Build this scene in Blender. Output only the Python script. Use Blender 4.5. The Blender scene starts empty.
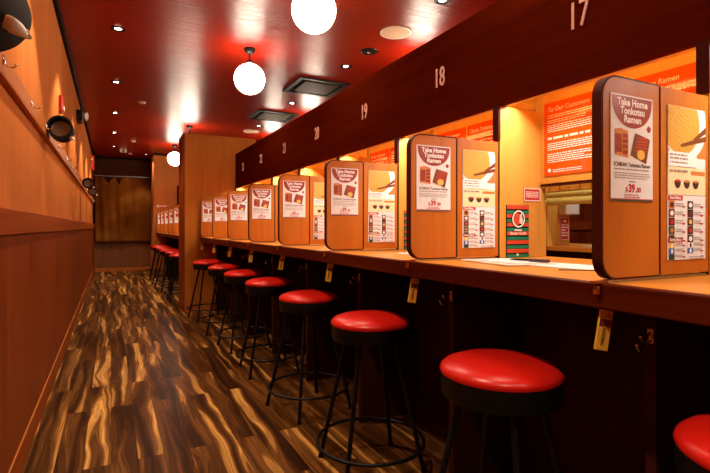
import bpy, bmesh, math, random
from mathutils import Vector, Matrix
random.seed(7)
S = bpy.context.scene
COL = S.collection
PI = math.pi
CAM_H = 1.19

# ------------------------------------------------------------------ materials
def new_mat(name):
    m = bpy.data.materials.new(name); m.use_nodes = True
    nt = m.node_tree; b = nt.nodes['Principled BSDF']
    return m, nt, b

def plain(name, col, rough=.5, metal=0.0, spec=None, coat=0.0):
    m, nt, b = new_mat(name)
    # a light unevenness so that nothing is a dead flat colour
    tc = nt.nodes.new('ShaderNodeTexCoord'); n = nt.nodes.new('ShaderNodeTexNoise')
    n.inputs['Scale'].default_value = 35; n.inputs['Detail'].default_value = 3
    nt.links.new(tc.outputs['Object'], n.inputs['Vector'])
    r = nt.nodes.new('ShaderNodeValToRGB')
    r.color_ramp.elements[0].color = tuple(c*.9 for c in col)+(1,)
    r.color_ramp.elements[1].color = tuple(min(1, c*1.08) for c in col)+(1,)
    nt.links.new(n.outputs['Fac'], r.inputs['Fac']); nt.links.new(r.outputs['Color'], b.inputs['Base Color'])
    b.inputs['Roughness'].default_value = rough; b.inputs['Metallic'].default_value = metal
    if spec is not None: b.inputs['Specular IOR Level'].default_value = spec
    if coat: b.inputs['Coat Weight'].default_value = coat; b.inputs['Coat Roughness'].default_value = .1
    return m

def glow(name, col, strength):
    m, nt, b = new_mat(name)
    b.inputs['Base Color'].default_value = (.9, .9, .88, 1)
    b.inputs['Emission Color'].default_value = tuple(col)+(1,)
    b.inputs['Emission Strength'].default_value = strength
    return m

def wood(name, dark, mid, light, axis='Z', scale=1.0, rough=.35, coat=0.0, stretch=.06, bump=.02, spec=.4):
    m, nt, b = new_mat(name); L = nt.links
    tc = nt.nodes.new('ShaderNodeTexCoord'); oi = nt.nodes.new('ShaderNodeObjectInfo')
    mp = nt.nodes.new('ShaderNodeMapping')
    sc = {'X': (stretch, 1, 1), 'Y': (1, stretch, 1), 'Z': (1, 1, stretch)}[axis]
    mp.inputs['Scale'].default_value = tuple(s*22*scale for s in sc)
    L.new(tc.outputs['Object'], mp.inputs['Vector'])
    sc2 = nt.nodes.new('ShaderNodeMath'); sc2.operation = 'MULTIPLY'; sc2.inputs[1].default_value = 37
    L.new(oi.outputs['Random'], sc2.inputs[0])
    n1 = nt.nodes.new('ShaderNodeTexNoise'); n1.noise_dimensions = '4D'
    n1.inputs['Scale'].default_value = 1.0; n1.inputs['Detail'].default_value = 6; n1.inputs['Roughness'].default_value = .62
    n1.inputs['Distortion'].default_value = .6
    L.new(mp.outputs['Vector'], n1.inputs['Vector']); L.new(sc2.outputs[0], n1.inputs['W'])
    n2 = nt.nodes.new('ShaderNodeTexNoise'); n2.noise_dimensions = '4D'
    n2.inputs['Scale'].default_value = .22; n2.inputs['Detail'].default_value = 2
    L.new(mp.outputs['Vector'], n2.inputs['Vector']); L.new(sc2.outputs[0], n2.inputs['W'])
    mx = nt.nodes.new('ShaderNodeMix'); mx.data_type = 'FLOAT'; mx.inputs['Factor'].default_value = .45
    L.new(n1.outputs['Fac'], mx.inputs['A']); L.new(n2.outputs['Fac'], mx.inputs['B'])
    r = nt.nodes.new('ShaderNodeValToRGB'); e = r.color_ramp.elements
    e[0].position = .34; e[0].color = tuple(dark)+(1,)
    e[1].position = .68; e[1].color = tuple(light)+(1,)
    k = e.new(.5); k.color = tuple(mid)+(1,)
    L.new(mx.outputs['Result'], r.inputs['Fac']); L.new(r.outputs['Color'], b.inputs['Base Color'])
    b.inputs['Roughness'].default_value = rough; b.inputs['Specular IOR Level'].default_value = spec
    if coat: b.inputs['Coat Weight'].default_value = coat; b.inputs['Coat Roughness'].default_value = .15
    if bump:
        bp = nt.nodes.new('ShaderNodeBump'); bp.inputs['Strength'].default_value = .25; bp.inputs['Distance'].default_value = bump*.02
        L.new(n1.outputs['Fac'], bp.inputs['Height']); L.new(bp.outputs['Normal'], b.inputs['Normal'])
    return m

def floor_mat():
    m, nt, b = new_mat('walnut_planks'); L = nt.links; N = nt.nodes.new
    tc = N('ShaderNodeTexCoord'); sp = N('ShaderNodeSeparateXYZ'); cb = N('ShaderNodeCombineXYZ')
    L.new(tc.outputs['Object'], sp.inputs[0]); L.new(sp.outputs['Y'], cb.inputs['X']); L.new(sp.outputs['X'], cb.inputs['Y'])
    br = N('ShaderNodeTexBrick'); br.offset = .37; br.offset_frequency = 2
    br.inputs['Color1'].default_value = (0, 0, 0, 1); br.inputs['Color2'].default_value = (1, 1, 1, 1); br.inputs['Mortar'].default_value = (.5, .5, .5, 1)
    br.inputs['Scale'].default_value = 1; br.inputs['Mortar Size'].default_value = .0009
    br.inputs['Brick Width'].default_value = 1.35; br.inputs['Row Height'].default_value = .125; br.inputs['Bias'].default_value = 0
    L.new(cb.outputs[0], br.inputs['Vector'])
    w = N('ShaderNodeMath'); w.operation = 'MULTIPLY'; w.inputs[1].default_value = 61
    L.new(br.outputs['Color'], w.inputs[0])
    mp = N('ShaderNodeMapping'); mp.inputs['Scale'].default_value = (.55, 12.0, 1)
    wp = N('ShaderNodeTexNoise'); wp.noise_dimensions = '4D'; wp.inputs['Scale'].default_value = 1.7; wp.inputs['Detail'].default_value = 1.5
    L.new(cb.outputs[0], wp.inputs['Vector']); L.new(w.outputs[0], wp.inputs['W'])
    wo = N('ShaderNodeMath'); wo.operation = 'MULTIPLY_ADD'; wo.inputs[1].default_value = .13; wo.inputs[2].default_value = -.065; L.new(wp.outputs['Fac'], wo.inputs[0])
    wc = N('ShaderNodeCombineXYZ'); L.new(wo.outputs[0], wc.inputs['Y'])
    wa = N('ShaderNodeVectorMath'); wa.operation = 'ADD'; L.new(cb.outputs[0], wa.inputs[0]); L.new(wc.outputs[0], wa.inputs[1])
    L.new(wa.outputs[0], mp.inputs['Vector'])
    n = N('ShaderNodeTexNoise'); n.noise_dimensions = '4D'; n.inputs['Scale'].default_value = 1.0
    n.inputs['Detail'].default_value = 2.0; n.inputs['Roughness'].default_value = .40; n.inputs['Distortion'].default_value = 1.0
    L.new(mp.outputs[0], n.inputs['Vector']); L.new(w.outputs[0], n.inputs['W'])
    # contour lines of the same field: the dark cathedral grain
    rg = N('ShaderNodeMath'); rg.operation = 'MULTIPLY'; rg.inputs[1].default_value = 95
    L.new(n.outputs['Fac'], rg.inputs[0])
    sn = N('ShaderNodeMath'); sn.operation = 'SINE'; L.new(rg.outputs[0], sn.inputs[0])
    r = N('ShaderNodeValToRGB'); e = r.color_ramp.elements
    e[0].position = .34; e[0].color = (.036, .012, .0035, 1)
    e[1].position = .80; e[1].color = (.68, .36, .09, 1)
    for p, c in ((.45, (.085, .030, .007)), (.535, (.155, .058, .013)), (.59, (.25, .10, .023)), (.645, (.58, .285, .07))):
        k = e.new(p); k.color = c+(1,)
    L.new(n.outputs['Fac'], r.inputs['Fac'])
    sm = N('ShaderNodeMapRange'); sm.inputs['From Min'].default_value = -1; sm.inputs['From Max'].default_value = 1
    sm.inputs['To Min'].default_value = .60; sm.inputs['To Max'].default_value = 1.1
    L.new(sn.outputs[0], sm.inputs['Value'])
    tint = N('ShaderNodeMapRange'); tint.inputs['To Min'].default_value = .8; tint.inputs['To Max'].default_value = 1.12
    L.new(br.outputs['Color'], tint.inputs['Value'])
    mu = N('ShaderNodeMath'); mu.operation = 'MULTIPLY'; L.new(sm.outputs[0], mu.inputs[0]); L.new(tint.outputs[0], mu.inputs[1])
    vm = N('ShaderNodeVectorMath'); vm.operation = 'SCALE'; L.new(r.outputs['Color'], vm.inputs[0]); L.new(mu.outputs[0], vm.inputs['Scale'])
    mm = N('ShaderNodeMix'); mm.data_type = 'RGBA'; mm.inputs['B'].default_value = (.02, .008, .003, 1)
    L.new(br.outputs['Fac'], mm.inputs['Factor']); L.new(vm.outputs[0], mm.inputs['A'])
    L.new(mm.outputs['Result'], b.inputs['Base Color'])
    b.inputs['Roughness'].default_value = .36
    b.inputs['Specular IOR Level'].default_value = .05
    return m

M = {}
M['floor'] = floor_mat()
def ceiling_mat():
    m, nt, b = new_mat('red_gloss_ceiling'); L = nt.links; N = nt.nodes.new
    b.inputs['Base Color'].default_value = (.26, .0095, .0015, 1)
    b.inputs['Roughness'].default_value = .31; b.inputs['Specular IOR Level'].default_value = .32
    tc = N('ShaderNodeTexCoord'); mp = N('ShaderNodeMapping'); mp.inputs['Scale'].default_value = (1.0, 75, 1)
    n = N('ShaderNodeTexNoise'); n.inputs['Scale'].default_value = 1; n.inputs['Detail'].default_value = 2
    L.new(tc.outputs['Object'], mp.inputs[0]); L.new(mp.outputs[0], n.inputs['Vector'])
    bp = N('ShaderNodeBump'); bp.inputs['Strength'].default_value = 1; bp.inputs['Distance'].default_value = .0052
    L.new(n.outputs['Fac'], bp.inputs['Height']); L.new(bp.outputs['Normal'], b.inputs['Normal'])
    return m
M['ceiling'] = ceiling_mat()
M['salmon'] = wood('salmon_wood_wall', (.46, .150, .041), (.52, .175, .050), (.575, .205, .060), 'Z', .35, .6, bump=0, spec=0)
M['wainscot'] = wood('wainscot_wood', (.13, .020, .003), (.20, .036, .005), (.28, .060, .009), 'Z', 1.3, .45, bump=.01, spec=.05)
M['rail_wood'] = wood('chair_rail_wood', (.22, .042, .006), (.30, .062, .010), (.36, .085, .015), 'Y', .9, .5, spec=.03)
M['coat_rail'] = wood('coat_rail_wood', (.36, .105, .022), (.44, .14, .032), (.50, .17, .042), 'Y', .9, .5, spec=.05)
M['panel'] = wood('amber_panel_wood', (.40, .108, .010), (.48, .138, .014), (.55, .175, .022), 'Z', .9, .38, spec=.25)
M['partition'] = wood('partition_wood', (.40, .122, .014), (.48, .155, .020), (.56, .19, .028), 'Z', 1.0, .5, spec=.05)
M['fascia'] = wood('mahogany_fascia', (.055, .0045, .0010), (.08, .0075, .0014), (.105, .012, .0022), 'Y', .9, .6, spec=.0)  # same cherry-brown wood, with the shade on its front put into the colour
M['counter_top'] = wood('counter_wood', (.53, .18, .020), (.62, .225, .028), (.70, .28, .04), 'Y', .9, .32, spec=.3)
M['counter_edge'] = wood('counter_edge_wood', (.060, .006, .0014), (.085, .010, .002), (.115, .016, .003), 'Y', .9, .5, spec=.05)  # shade on the counter front is mixed into this wood colour
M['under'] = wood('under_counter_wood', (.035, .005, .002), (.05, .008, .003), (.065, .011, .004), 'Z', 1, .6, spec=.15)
M['inner'] = wood('booth_inner_wood', (.57, .265, .042), (.65, .315, .055), (.71, .355, .07), 'Z', .6, .45, spec=.25)
M['black'] = plain('black_plastic', (.006, .0055, .0055), .4, spec=.2)
M['black_metal'] = plain('black_metal', (.006, .006, .0065), .4, 0, spec=.25)
M['drum'] = plain('matt_black_drum', (.007, .006, .006), .7, spec=.08)
M['edge'] = plain('dark_edge_band', (.060, .009, .0035), .5, spec=.08)
M['trim'] = plain('black_trim', (.004, .003, .003), .6, spec=.1)
M['red_vinyl'] = plain('red_vinyl', (.62, .012, .006), .30, spec=.4)
M['band'] = plain('black_vinyl', (.006, .0055, .0055), .38, spec=.2)
M['chrome'] = plain('chrome', (.75, .72, .70), .18, 1)
M['steel'] = plain('brushed_steel', (.5, .47, .44), .35, 1)
M['white'] = plain('white_paper', (.66, .65, .63), .5)
M['gloss_white'] = plain('laminated_paper', (.80, .82, .83), .3)
M['off_white'] = plain('off_white_plastic', (.70, .60, .48), .45)
M['tissue'] = plain('tissue_paper', (.88, .80, .72), .8)
M['cream'] = plain('cream_print', (.80, .72, .42), .4)
M['p_red'] = plain('print_dark_red', (.30, .018, .012), .35)
M['p_bright'] = plain('print_red', (.55, .03, .02), .35)
M['p_orange'] = plain('print_orange', (.62, .20, .05), .35)
M['p_brown'] = plain('print_brown', (.16, .045, .02), .35)
M['p_yellow'] = plain('print_yellow', (.80, .50, .10), .35)
M['p_grey'] = plain('print_grey', (.33, .24, .22), .4)
M['p_dark'] = plain('print_dark', (.06, .03, .03), .4)
M['p_green'] = plain('print_green', (.02, .09, .05), .4)
M['p_pale'] = plain('print_white', (.92, .87, .84), .4)
M['p_blue'] = plain('print_blue', (.05, .16, .5), .4)
M['g_green'] = plain('stripe_green', (.01, .22, .12), .4)
M['g_red'] = plain('stripe_red', (.60, .07, .03), .4)
M['sign_orange'] = plain('orange_sign', (.74, .085, .004), .10, spec=.35)
M['sign_red'] = plain('red_sign', (.55, .03, .025), .3)
M['silver_print'] = plain('silver_print', (.72, .70, .62), .35)
M['number'] = plain('copper_numerals', (.86, .50, .36), .5)
M['tag'] = wood('tag_wood', (.72, .37, .03), (.82, .45, .05), (.88, .52, .07), 'Z', 1.2, .6, spec=.05)
M['vent'] = plain('vent_metal', (.014, .011, .008), .5, spec=.2)
M['vent_dark'] = plain('vent_dark', (.006, .005, .004), .5, spec=.1)
M['vent_grille'] = plain('vent_grille', (.062, .047, .026), .6, spec=.1)
M['speaker'] = plain('speaker_cloth', (.62, .42, .26), .7)
M['globe'] = glow('globe_glass', (1, .82, .64), 29.0)
M['lens'] = glow('downlight_lens', (1, .90, .78), 25)
M['exit_glow'] = glow('green_led', (.05, 1, .15), .6)
M['exit_red'] = glow('exit_red', (1, .05, .02), .35); M['exit_red'].node_tree.nodes['Principled BSDF'].inputs['Base Color'].default_value = (.6, .03, .02, 1)
M['alarm'] = plain('alarm_red', (.45, .012, .01), .35)
M['tan'] = plain('roll_card', (.62, .42, .27), .7)

def noodle_mat():
    m, nt, b = new_mat('noodle_print'); L = nt.links; N = nt.nodes.new
    tc = N('ShaderNodeTexCoord'); w = N('ShaderNodeTexWave'); w.inputs['Scale'].default_value = 32
    w.inputs['Distortion'].default_value = 9; w.inputs['Detail'].default_value = 2; w.inputs['Detail Scale'].default_value = .8
    mp = N('ShaderNodeMapping'); mp.inputs['Rotation'].default_value = (0, .9, 0)
    L.new(tc.outputs['Object'], mp.inputs[0]); L.new(mp.outputs[0], w.inputs['Vector'])
    r = N('ShaderNodeValToRGB'); r.color_ramp.elements[0].color = (.46, .22, .025, 1); r.color_ramp.elements[1].color = (.68, .41, .085, 1)
    L.new(w.outputs['Fac'], r.inputs['Fac']); L.new(r.outputs['Color'], b.inputs['Base Color']); b.inputs['Roughness'].default_value = .35
    return m
M['noodle'] = noodle_mat()

def curtain_mat():
    m, nt, b = new_mat('curtain_cloth'); L = nt.links; N = nt.nodes.new
    tc = N('ShaderNodeTexCoord'); n = N('ShaderNodeTexNoise'); n.inputs['Scale'].default_value = 1.6; n.inputs['Detail'].default_value = 5
    L.new(tc.outputs['Object'], n.inputs['Vector'])
    r = N('ShaderNodeValToRGB'); r.color_ramp.elements[0].position = .3; r.color_ramp.elements[1].position = .75
    r.color_ramp.elements[0].color = (.13, .038, .005, 1); r.color_ramp.elements[1].color = (.32, .125, .018, 1)
    L.new(n.outputs['Fac'], r.inputs['Fac']); L.new(r.outputs['Color'], b.inputs['Base Color'])
    b.inputs['Roughness'].default_value = .85; b.inputs['Specular IOR Level'].default_value = 0
    return m
M['curtain'] = curtain_mat()

def bamboo_mat():
    m, nt, b = new_mat('bamboo_slats'); L = nt.links; N = nt.nodes.new
    tc = N('ShaderNodeTexCoord'); w = N('ShaderNodeTexWave'); w.bands_direction = 'Y'; w.inputs['Scale'].default_value = 75; w.inputs['Distortion'].default_value = 1.5
    L.new(tc.outputs['Object'], w.inputs['Vector'])
    r = N('ShaderNodeValToRGB'); r.color_ramp.elements[0].color = (.23, .20, .035, 1); r.color_ramp.elements[1].color = (.36, .31, .075, 1)
    L.new(w.outputs['Fac'], r.inputs['Fac']); L.new(r.outputs['Color'], b.inputs['Base Color']); b.inputs['Roughness'].default_value = .5
    return m
M['bamboo'] = bamboo_mat()

# ------------------------------------------------------------------ mesh helpers
def bx(bm, x0, x1, y0, y1, z0, z1, bevel=0, seg=1):
    r = bmesh.ops.create_cube(bm, size=1)
    vs = r['verts']
    for v in vs:
        v.co = Vector((x0+(v.co.x+.5)*(x1-x0), y0+(v.co.y+.5)*(y1-y0), z0+(v.co.z+.5)*(z1-z0)))
    if bevel:
        es = {e for v in vs for e in v.link_edges}
        bmesh.ops.bevel(bm, geom=list(es), offset=bevel, segments=seg, profile=.5, affect='EDGES')
    return bm

def tube(bm, pts, r, n=10, closed=False, caps=True):
    pts = [Vector(p) for p in pts]; rings = []
    N = len(pts); up = Vector((0, 0, 1)); prev = None
    for i, p in enumerate(pts):
        if closed: t = pts[(i+1) % N]-pts[i-1]
        else: t = pts[min(i+1, N-1)]-pts[max(i-1, 0)]
        t.normalize()
        if prev is None:
            a = up if abs(t.dot(up)) < .95 else Vector((1, 0, 0))
            u = (a-t*a.dot(t)).normalized()
        else:
            u = (prev-t*prev.dot(t)).normalized()
        prev = u; w = t.cross(u)
        rr = r[i] if isinstance(r, (list, tuple)) else r
        rings.append([bm.verts.new(p+(u*math.cos(2*PI*k/n)+w*math.sin(2*PI*k/n))*rr) for k in range(n)])
    for i in range(N if closed else N-1):
        a, b = rings[i], rings[(i+1) % N]
        for k in range(n): bm.faces.new((a[k], a[(k+1) % n], b[(k+1) % n], b[k]))
    if caps and not closed:
        bm.faces.new(list(reversed(rings[0]))); bm.faces.new(rings[-1])
    return bm

def lathe(bm, prof, n=40, c=(0, 0, 0), axis='Z'):
    rings = []
    def P(r, h, a):
        if axis == 'Z': return Vector((c[0]+r*math.cos(a), c[1]+r*math.sin(a), c[2]+h))
        return Vector((c[0]+r*math.cos(a), c[1]+h, c[2]+r*math.sin(a)))
    for r, h in prof:
        if r < 1e-6: rings.append([bm.verts.new(P(0, h, 0))])
        else: rings.append([bm.verts.new(P(r, h, 2*PI*k/n)) for k in range(n)])
    for a, b in zip(rings, rings[1:]):
        if len(a) == 1 and len(b) == 1: continue
        for k in range(n):
            j = (k+1) % n
            if len(a) == 1: bm.faces.new((a[0], b[k], b[j]))
            elif len(b) == 1: bm.faces.new((a[k], a[j], b[0]))
            else: bm.faces.new((a[k], a[j], b[j], b[k]))
    bmesh.ops.recalc_face_normals(bm, faces=bm.faces)
    return bm

def prism_xz(bm, pts, y0, y1):
    """outline in the x-z plane extruded along y"""
    a = [bm.verts.new((x, y0, z)) for x, z in pts]; b = [bm.verts.new((x, y1, z)) for x, z in pts]
    fs = [bm.faces.new(a), bm.faces.new(list(reversed(b)))]
    n = len(pts)
    for i in range(n): fs.append(bm.faces.new((a[i], b[i], b[(i+1) % n], a[(i+1) % n])))
    bmesh.ops.recalc_face_normals(bm, faces=fs)
    return bm

def ring_xz(bm, outer, inner, y0, y1):
    n = len(outer); V = lambda p, y: bm.verts.new((p[0], y, p[1]))
    o0 = [V(p, y0) for p in outer]; o1 = [V(p, y1) for p in outer]; i0 = [V(p, y0) for p in inner]; i1 = [V(p, y1) for p in inner]
    for k in range(n):
        j = (k+1) % n
        bm.faces.new((o0[k], o0[j], i0[j], i0[k])); bm.faces.new((o1[j], o1[k], i1[k], i1[j]))
        bm.faces.new((o0[j], o0[k], o1[k], o1[j])); bm.faces.new((i0[k], i0[j], i1[j], i1[k]))
    bmesh.ops.recalc_face_normals(bm, faces=bm.faces)
    return bm

def poly(bm, pts, y):
    """flat printed shape in the x-z plane facing -y"""
    f = bm.faces.new([bm.verts.new((x, y, z)) for x, z in pts])
    f.normal_update()
    if f.normal.y > 0: f.normal_flip()
    return bm
def rect(bm, x0, x1, z0, z1, y): return poly(bm, [(x0, z0), (x1, z0), (x1, z1), (x0, z1)], y)
def disc(bm, cx, cz, r, y, n=28, sz=1.0): return poly(bm, [(cx+r*math.cos(2*PI*k/n), cz+sz*r*math.sin(2*PI*k/n)) for k in range(n)], y)

_tc = {}
def text(bm, s, size, x, z, y, align='CENTER', bold=0.0, stretch=1.0, shear=0.0, depth=0.0):
    key = (s, align, bold, shear, depth)
    if key not in _tc:
        cu = bpy.data.curves.new('lettering', 'FONT'); cu.body = s; cu.size = 1; cu.align_x = align
        cu.offset = bold; cu.shear = shear; cu.resolution_u = 3; cu.extrude = depth
        o = bpy.data.objects.new('lettering', cu)
        me = bpy.data.meshes.new_from_object(o)
        _tc[key] = ([v.co.copy() for v in me.vertices], [list(p.vertices) for p in me.polygons])
        bpy.data.objects.remove(o); bpy.data.curves.remove(cu); bpy.data.meshes.remove(me)
    vs, fs = _tc[key]
    vv = [bm.verts.new((x+v.x*size*stretch, y-v.z*size, z+v.y*size)) for v in vs]
    for f in fs:
        try: bm.faces.new([vv[i] for i in f])
        except ValueError: pass
    return bm

def lines(bm, x0, x1, z, n, pitch, h, y, rnd, ragged=.25):
    """rows of small print, word by word"""
    for i in range(n):
        zz = z-i*pitch; x = x0; end = x1-(rnd.random()*ragged*(x1-x0) if i % 3 == 2 else 0)
        while x < end-h:
            w = min(h*rnd.uniform(1.5, 5), end-x)
            rect(bm, x, x+w, zz, zz+h, y); x += w+h*.75

def obj(name, bm, mat, parent=None, smooth=None, loc=None):
    if isinstance(mat, str): mat = M[mat]
    me = bpy.data.meshes.new(name); bm.to_mesh(me); bm.free(); me.materials.append(mat)
    o = bpy.data.objects.new(name, me); COL.objects.link(o)
    if smooth is not None:
        for p in me.polygons: p.use_smooth = True
        if smooth < 180:
            me.set_sharp_from_angle(angle=math.radians(smooth))
    if parent: o.parent = parent
    if loc: o.location = loc
    return o
def B(): return bmesh.new()
def box(name, mat, x0, x1, y0, y1, z0, z1, parent=None, bevel=0, seg=1):
    return obj(name, bx(B(), x0, x1, y0, y1, z0, z1, bevel, seg), mat, parent)
def tag(o, label=None, cat=None, group=None, kind=None):
    if label: o['label'] = label
    if cat: o['category'] = cat
    if group: o['group'] = group
    if kind: o['kind'] = kind
    return o
def thing(name, label, cat, loc=(0, 0, 0), rz=0, group=None):
    o = bpy.data.objects.new(name, None); COL.objects.link(o); o.empty_display_size = .05
    o.location = loc; o.rotation_euler = (0, 0, rz)
    return tag(o, label, cat, group)
def dup(o, loc=None, rz=None, label=None, parent=None, group=None):
    c = o.copy(); COL.objects.link(c)
    if parent: c.parent = parent
    if loc is not None: c.location = loc
    if rz is not None: c.rotation_euler = (0, 0, rz)
    if label: c['label'] = label
    if group: c['group'] = group
    for ch in list(o.children): dup(ch, parent=c)
    return c
def struct(o): o['kind'] = 'structure'; return o
ORD = ['first', 'second', 'third', 'fourth', 'fifth', 'sixth', 'seventh', 'eighth', 'ninth']

# ------------------------------------------------------------------ dimensions
PX, PITCH, P0 = 1.12, .883, .8387            # panel front edge, booth pitch, first panel
PY = [P0+PITCH*k for k in range(8)]           # far face of every folding panel
CT = 1.044                                    # counter top
CEIL = 3.06
FX = 1.617; FT = .057
BXW = 1.884
YE = 14.35
PART_Y = 7.035

# ------------------------------------------------------------------ setting
struct(box('floor', 'floor', -.6, 5.4, -3.2, YE+.1, -.06, 0))
struct(box('ceiling', 'ceiling', -.6, 5.4, -3.2, YE+.1, CEIL, CEIL+.06))
struct(box('wall_left', 'salmon', -.52, -.42, -3.2, YE, 0, CEIL))
struct(box('wall_left_wainscot', 'wainscot', -.418, -.392, -3.2, YE, .14, 1.154))
struct(box('trim_1', 'rail_wood', -.418, -.378, -3.2, YE, 1.156, 1.268, bevel=.004, seg=2))
b = B(); bx(b, -.418, -.388, -3.2, YE, 0, .132); struct(obj('baseboard_left', b, 'rail_wood'))
struct(box('trim_2', 'coat_rail', -.418, -.386, -3.2, YE, .133, .139))
struct(box('trim_3', 'trim', -.419, -.388, -3.2, YE, CEIL-.062, CEIL-.001))
struct(box('wall_rear', 'salmon', -.52, 5.4, -3.25, -3.2, 0, CEIL))
struct(box('wall_right', 'wainscot', 5.3, 5.4, -3.2, YE, 0, CEIL))
# far end
b = B(); bx(b, -.42, 5.3, YE, YE+.1, 1.0, CEIL); struct(obj('wall_far', b, wood('far_wall_wood', (.060, .022, .009), (.08, .03, .012), (.10, .04, .015), 'X', .5, .6, spec=0)))
M['far_wain'] = wood('far_wainscot', (.16, .055, .018), (.22, .08, .026), (.27, .105, .036), 'Z', 1.2, .4)
b = B()
x = -.40
while x < .97:
    bx(b, x, x+.068, YE-.03, YE-.002, .11, .985, .003); x += .071
struct(obj('wall_far_wainscot', b, 'far_wain'))
struct(box('baseboard_far', 'coat_rail', -.386, .965, YE-.045, YE-.003, 0, .105, bevel=.004))
struct(box('trim_4', 'trim', -.387, .965, YE-.03, YE-.002, CEIL-.06, CEIL-.001))
WY2 = 13.22
struct(box('wall_far_right', 'salmon', .972, 3.2, WY2, YE-.001, 0, CEIL-.001))
struct(box('trim_5', 'trim', .968, 2.6, WY2-.012, WY2-.001, CEIL-.04, CEIL-.002))
# tall end partition between the two rows of booths
struct(box('trim_6', 'wainscot', .899, .9145, PART_Y, PART_Y+.52, 0, 2.50))
b = B(); bx(b, .915, 1.92, PART_Y, PART_Y+.52, 0, 2.50, .003); struct(obj('wall_partition', b, 'partition'))

# ------------------------------------------------------------------ counters
def counter(y0, y1, ys, dx, label, flip=False):
    t = thing('counter', label, 'counter', (0, 0, 0))
    s = lambda a, c: (a+dx, c+dx) if not flip else (2*2.44-c, 2*2.44-a)
    a, c = s(PX+.035, 1.93)
    box('worktop', 'counter_top', a, c, y0, y1, CT-.03, CT, t)
    a, c = s(PX, PX+.034)
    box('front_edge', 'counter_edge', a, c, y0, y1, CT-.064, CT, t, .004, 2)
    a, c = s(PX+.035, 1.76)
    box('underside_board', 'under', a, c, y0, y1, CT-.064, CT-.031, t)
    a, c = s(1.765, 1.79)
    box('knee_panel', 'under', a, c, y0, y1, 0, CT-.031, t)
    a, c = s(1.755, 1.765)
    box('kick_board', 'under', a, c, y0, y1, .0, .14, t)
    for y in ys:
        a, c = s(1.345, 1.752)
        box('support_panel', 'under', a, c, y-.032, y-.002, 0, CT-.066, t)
    return t
counter(-1.6, PART_Y-.003, PY, 0, 'long wooden booth counter with dark front edge above the red stools')
DX2 = -.09
PY2 = [8.69, 9.57, 10.45, 11.33, 12.21, 13.09]
counter(PART_Y+.525, WY2-.003, PY2, DX2, 'far wooden booth counter beyond the tall wooden partition')

# ------------------------------------------------------------------ fascia with numbers
def fascia(y0, y1, dx, label, nums):
    t = thing('overhead_fascia', label, 'fascia board', (0, 0, 0))
    x = FX+dx
    box('fascia_board', 'fascia', x, x+.03, y0, y1, 1.758, 2.253, t, .003)
    box('inner_board', 'inner', x+.031, x+FT, y0, y1, 1.758, 1.93, t)
    box('canopy_board', 'inner', x+FT+.001, BXW+dx+.05, y0, y1, 1.905, 1.93, t)
    box('top_board', 'fascia', x+.031, BXW+dx+.05, y0, y1, 2.225, 2.25, t)
    for n, y in nums:
        bm = B(); text(bm, str(n), .150, 0, -.053, 0, bold=.004, stretch=.66, depth=.015)
        o = obj('number', bm, 'number', t, loc=(x-.0035, y, 2.018)); o.rotation_euler = (0, 0, -PI/2)
        o['label'] = 'pale copper seat number'
    return t
fascia(-1.6, PART_Y-.004, 0, 'dark mahogany fascia with copper seat numbers running above the counter booths', [(17+k, P0+PITCH*(k+.5)-.015) for k in range(7)])
fascia(PART_Y+.525, WY2-.004, DX2, 'dark fascia board beyond the tall wooden partition', [(24+k, PY2[k]+.44) for k in range(5)])

# ------------------------------------------------------------------ folding panels
def rrect(x0, x1, z0, z1, r, corners, n=8):
    pts = []
    for (cx, cz, a0, key) in ((x1, z0, -90, 'br'), (x1, z1, 0, 'tr'), (x0, z1, 90, 'tl'), (x0, z0, 180, 'bl')):
        rr = r if key in corners else .0015
        ox = cx-rr if 'r' in key else cx+rr; oz = cz-rr if 'b' != key[0] else cz+rr
        for i in range(n+1):
            a = math.radians(a0+90*i/n); pts.append((ox+rr*math.cos(a), oz+rr*math.sin(a)))
    return pts
def where(k):
    if k == 0: return 'at the near side of seat 17'
    if k == 7: return 'against the tall partition past seat 23'
    return 'between seats %d and %d' % (16+k, 17+k)
def folding_panel():
    t = thing('folding_panel', 'x', 'booth divider', (PX, PY[0], CT), 0, 'folding booth panels along the counter')
    z0, z1 = .008, .543; w1 = .243; e = .005; th = .030
    o = rrect(0, w1, z0, z1, .058, ('tl', 'bl')); i = rrect(e, w1-.002, z0+e, z1-e, .053, ('tl', 'bl'))
    leaf = obj('leaf', prism_xz(B(), i, -th, 0), 'panel', t)
    ring = obj('edge_band', ring_xz(B(), o, i, -th+.001, -.001), 'edge', leaf)  # dark outline gasket; its tone also carries the shade of the unlit edge
    i2 = rrect(w1+.007, .488, z0+.004, z1-.003, .003, ())
    leaf2 = obj('leaf', prism_xz(B(), i2, -th, 0), 'panel', t)
    bm = B(); bx(bm, w1+.001, w1+.006, -th+.003, -.002, z0+.002, z1-.004)
    obj('hinge', bm, 'black', t)
    bm = B(); bx(bm, .03, .485, -th+.004, -.004, .0005, .0075); obj('bottom_rail', bm, 'steel', t)
    bm = B(); bx(bm, -.012, -.0015, -.026, -.012, -.028, -.006, .002); bx(bm, -.02, .03, -.026, -.010, .001, .007)
    obj('bracket', bm, 'rail_wood', t)
    return t
fp = folding_panel()
fp['label'] = 'large wooden folding panel ' + where(0)
panels = [fp]
for k in range(1, 8):
    panels.append(dup(fp, (PX, PY[k], CT), 0, 'rounded wooden folding panel ' + where(k)))
for k, y in enumerate(PY2):
    n = 5-k
    dup(fp, (PX+DX2, y, CT), 0, 'small-looking folding panel beyond the partition, %s from the far salmon wall' % ORD[n], group='folding panels of the far booths')

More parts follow.
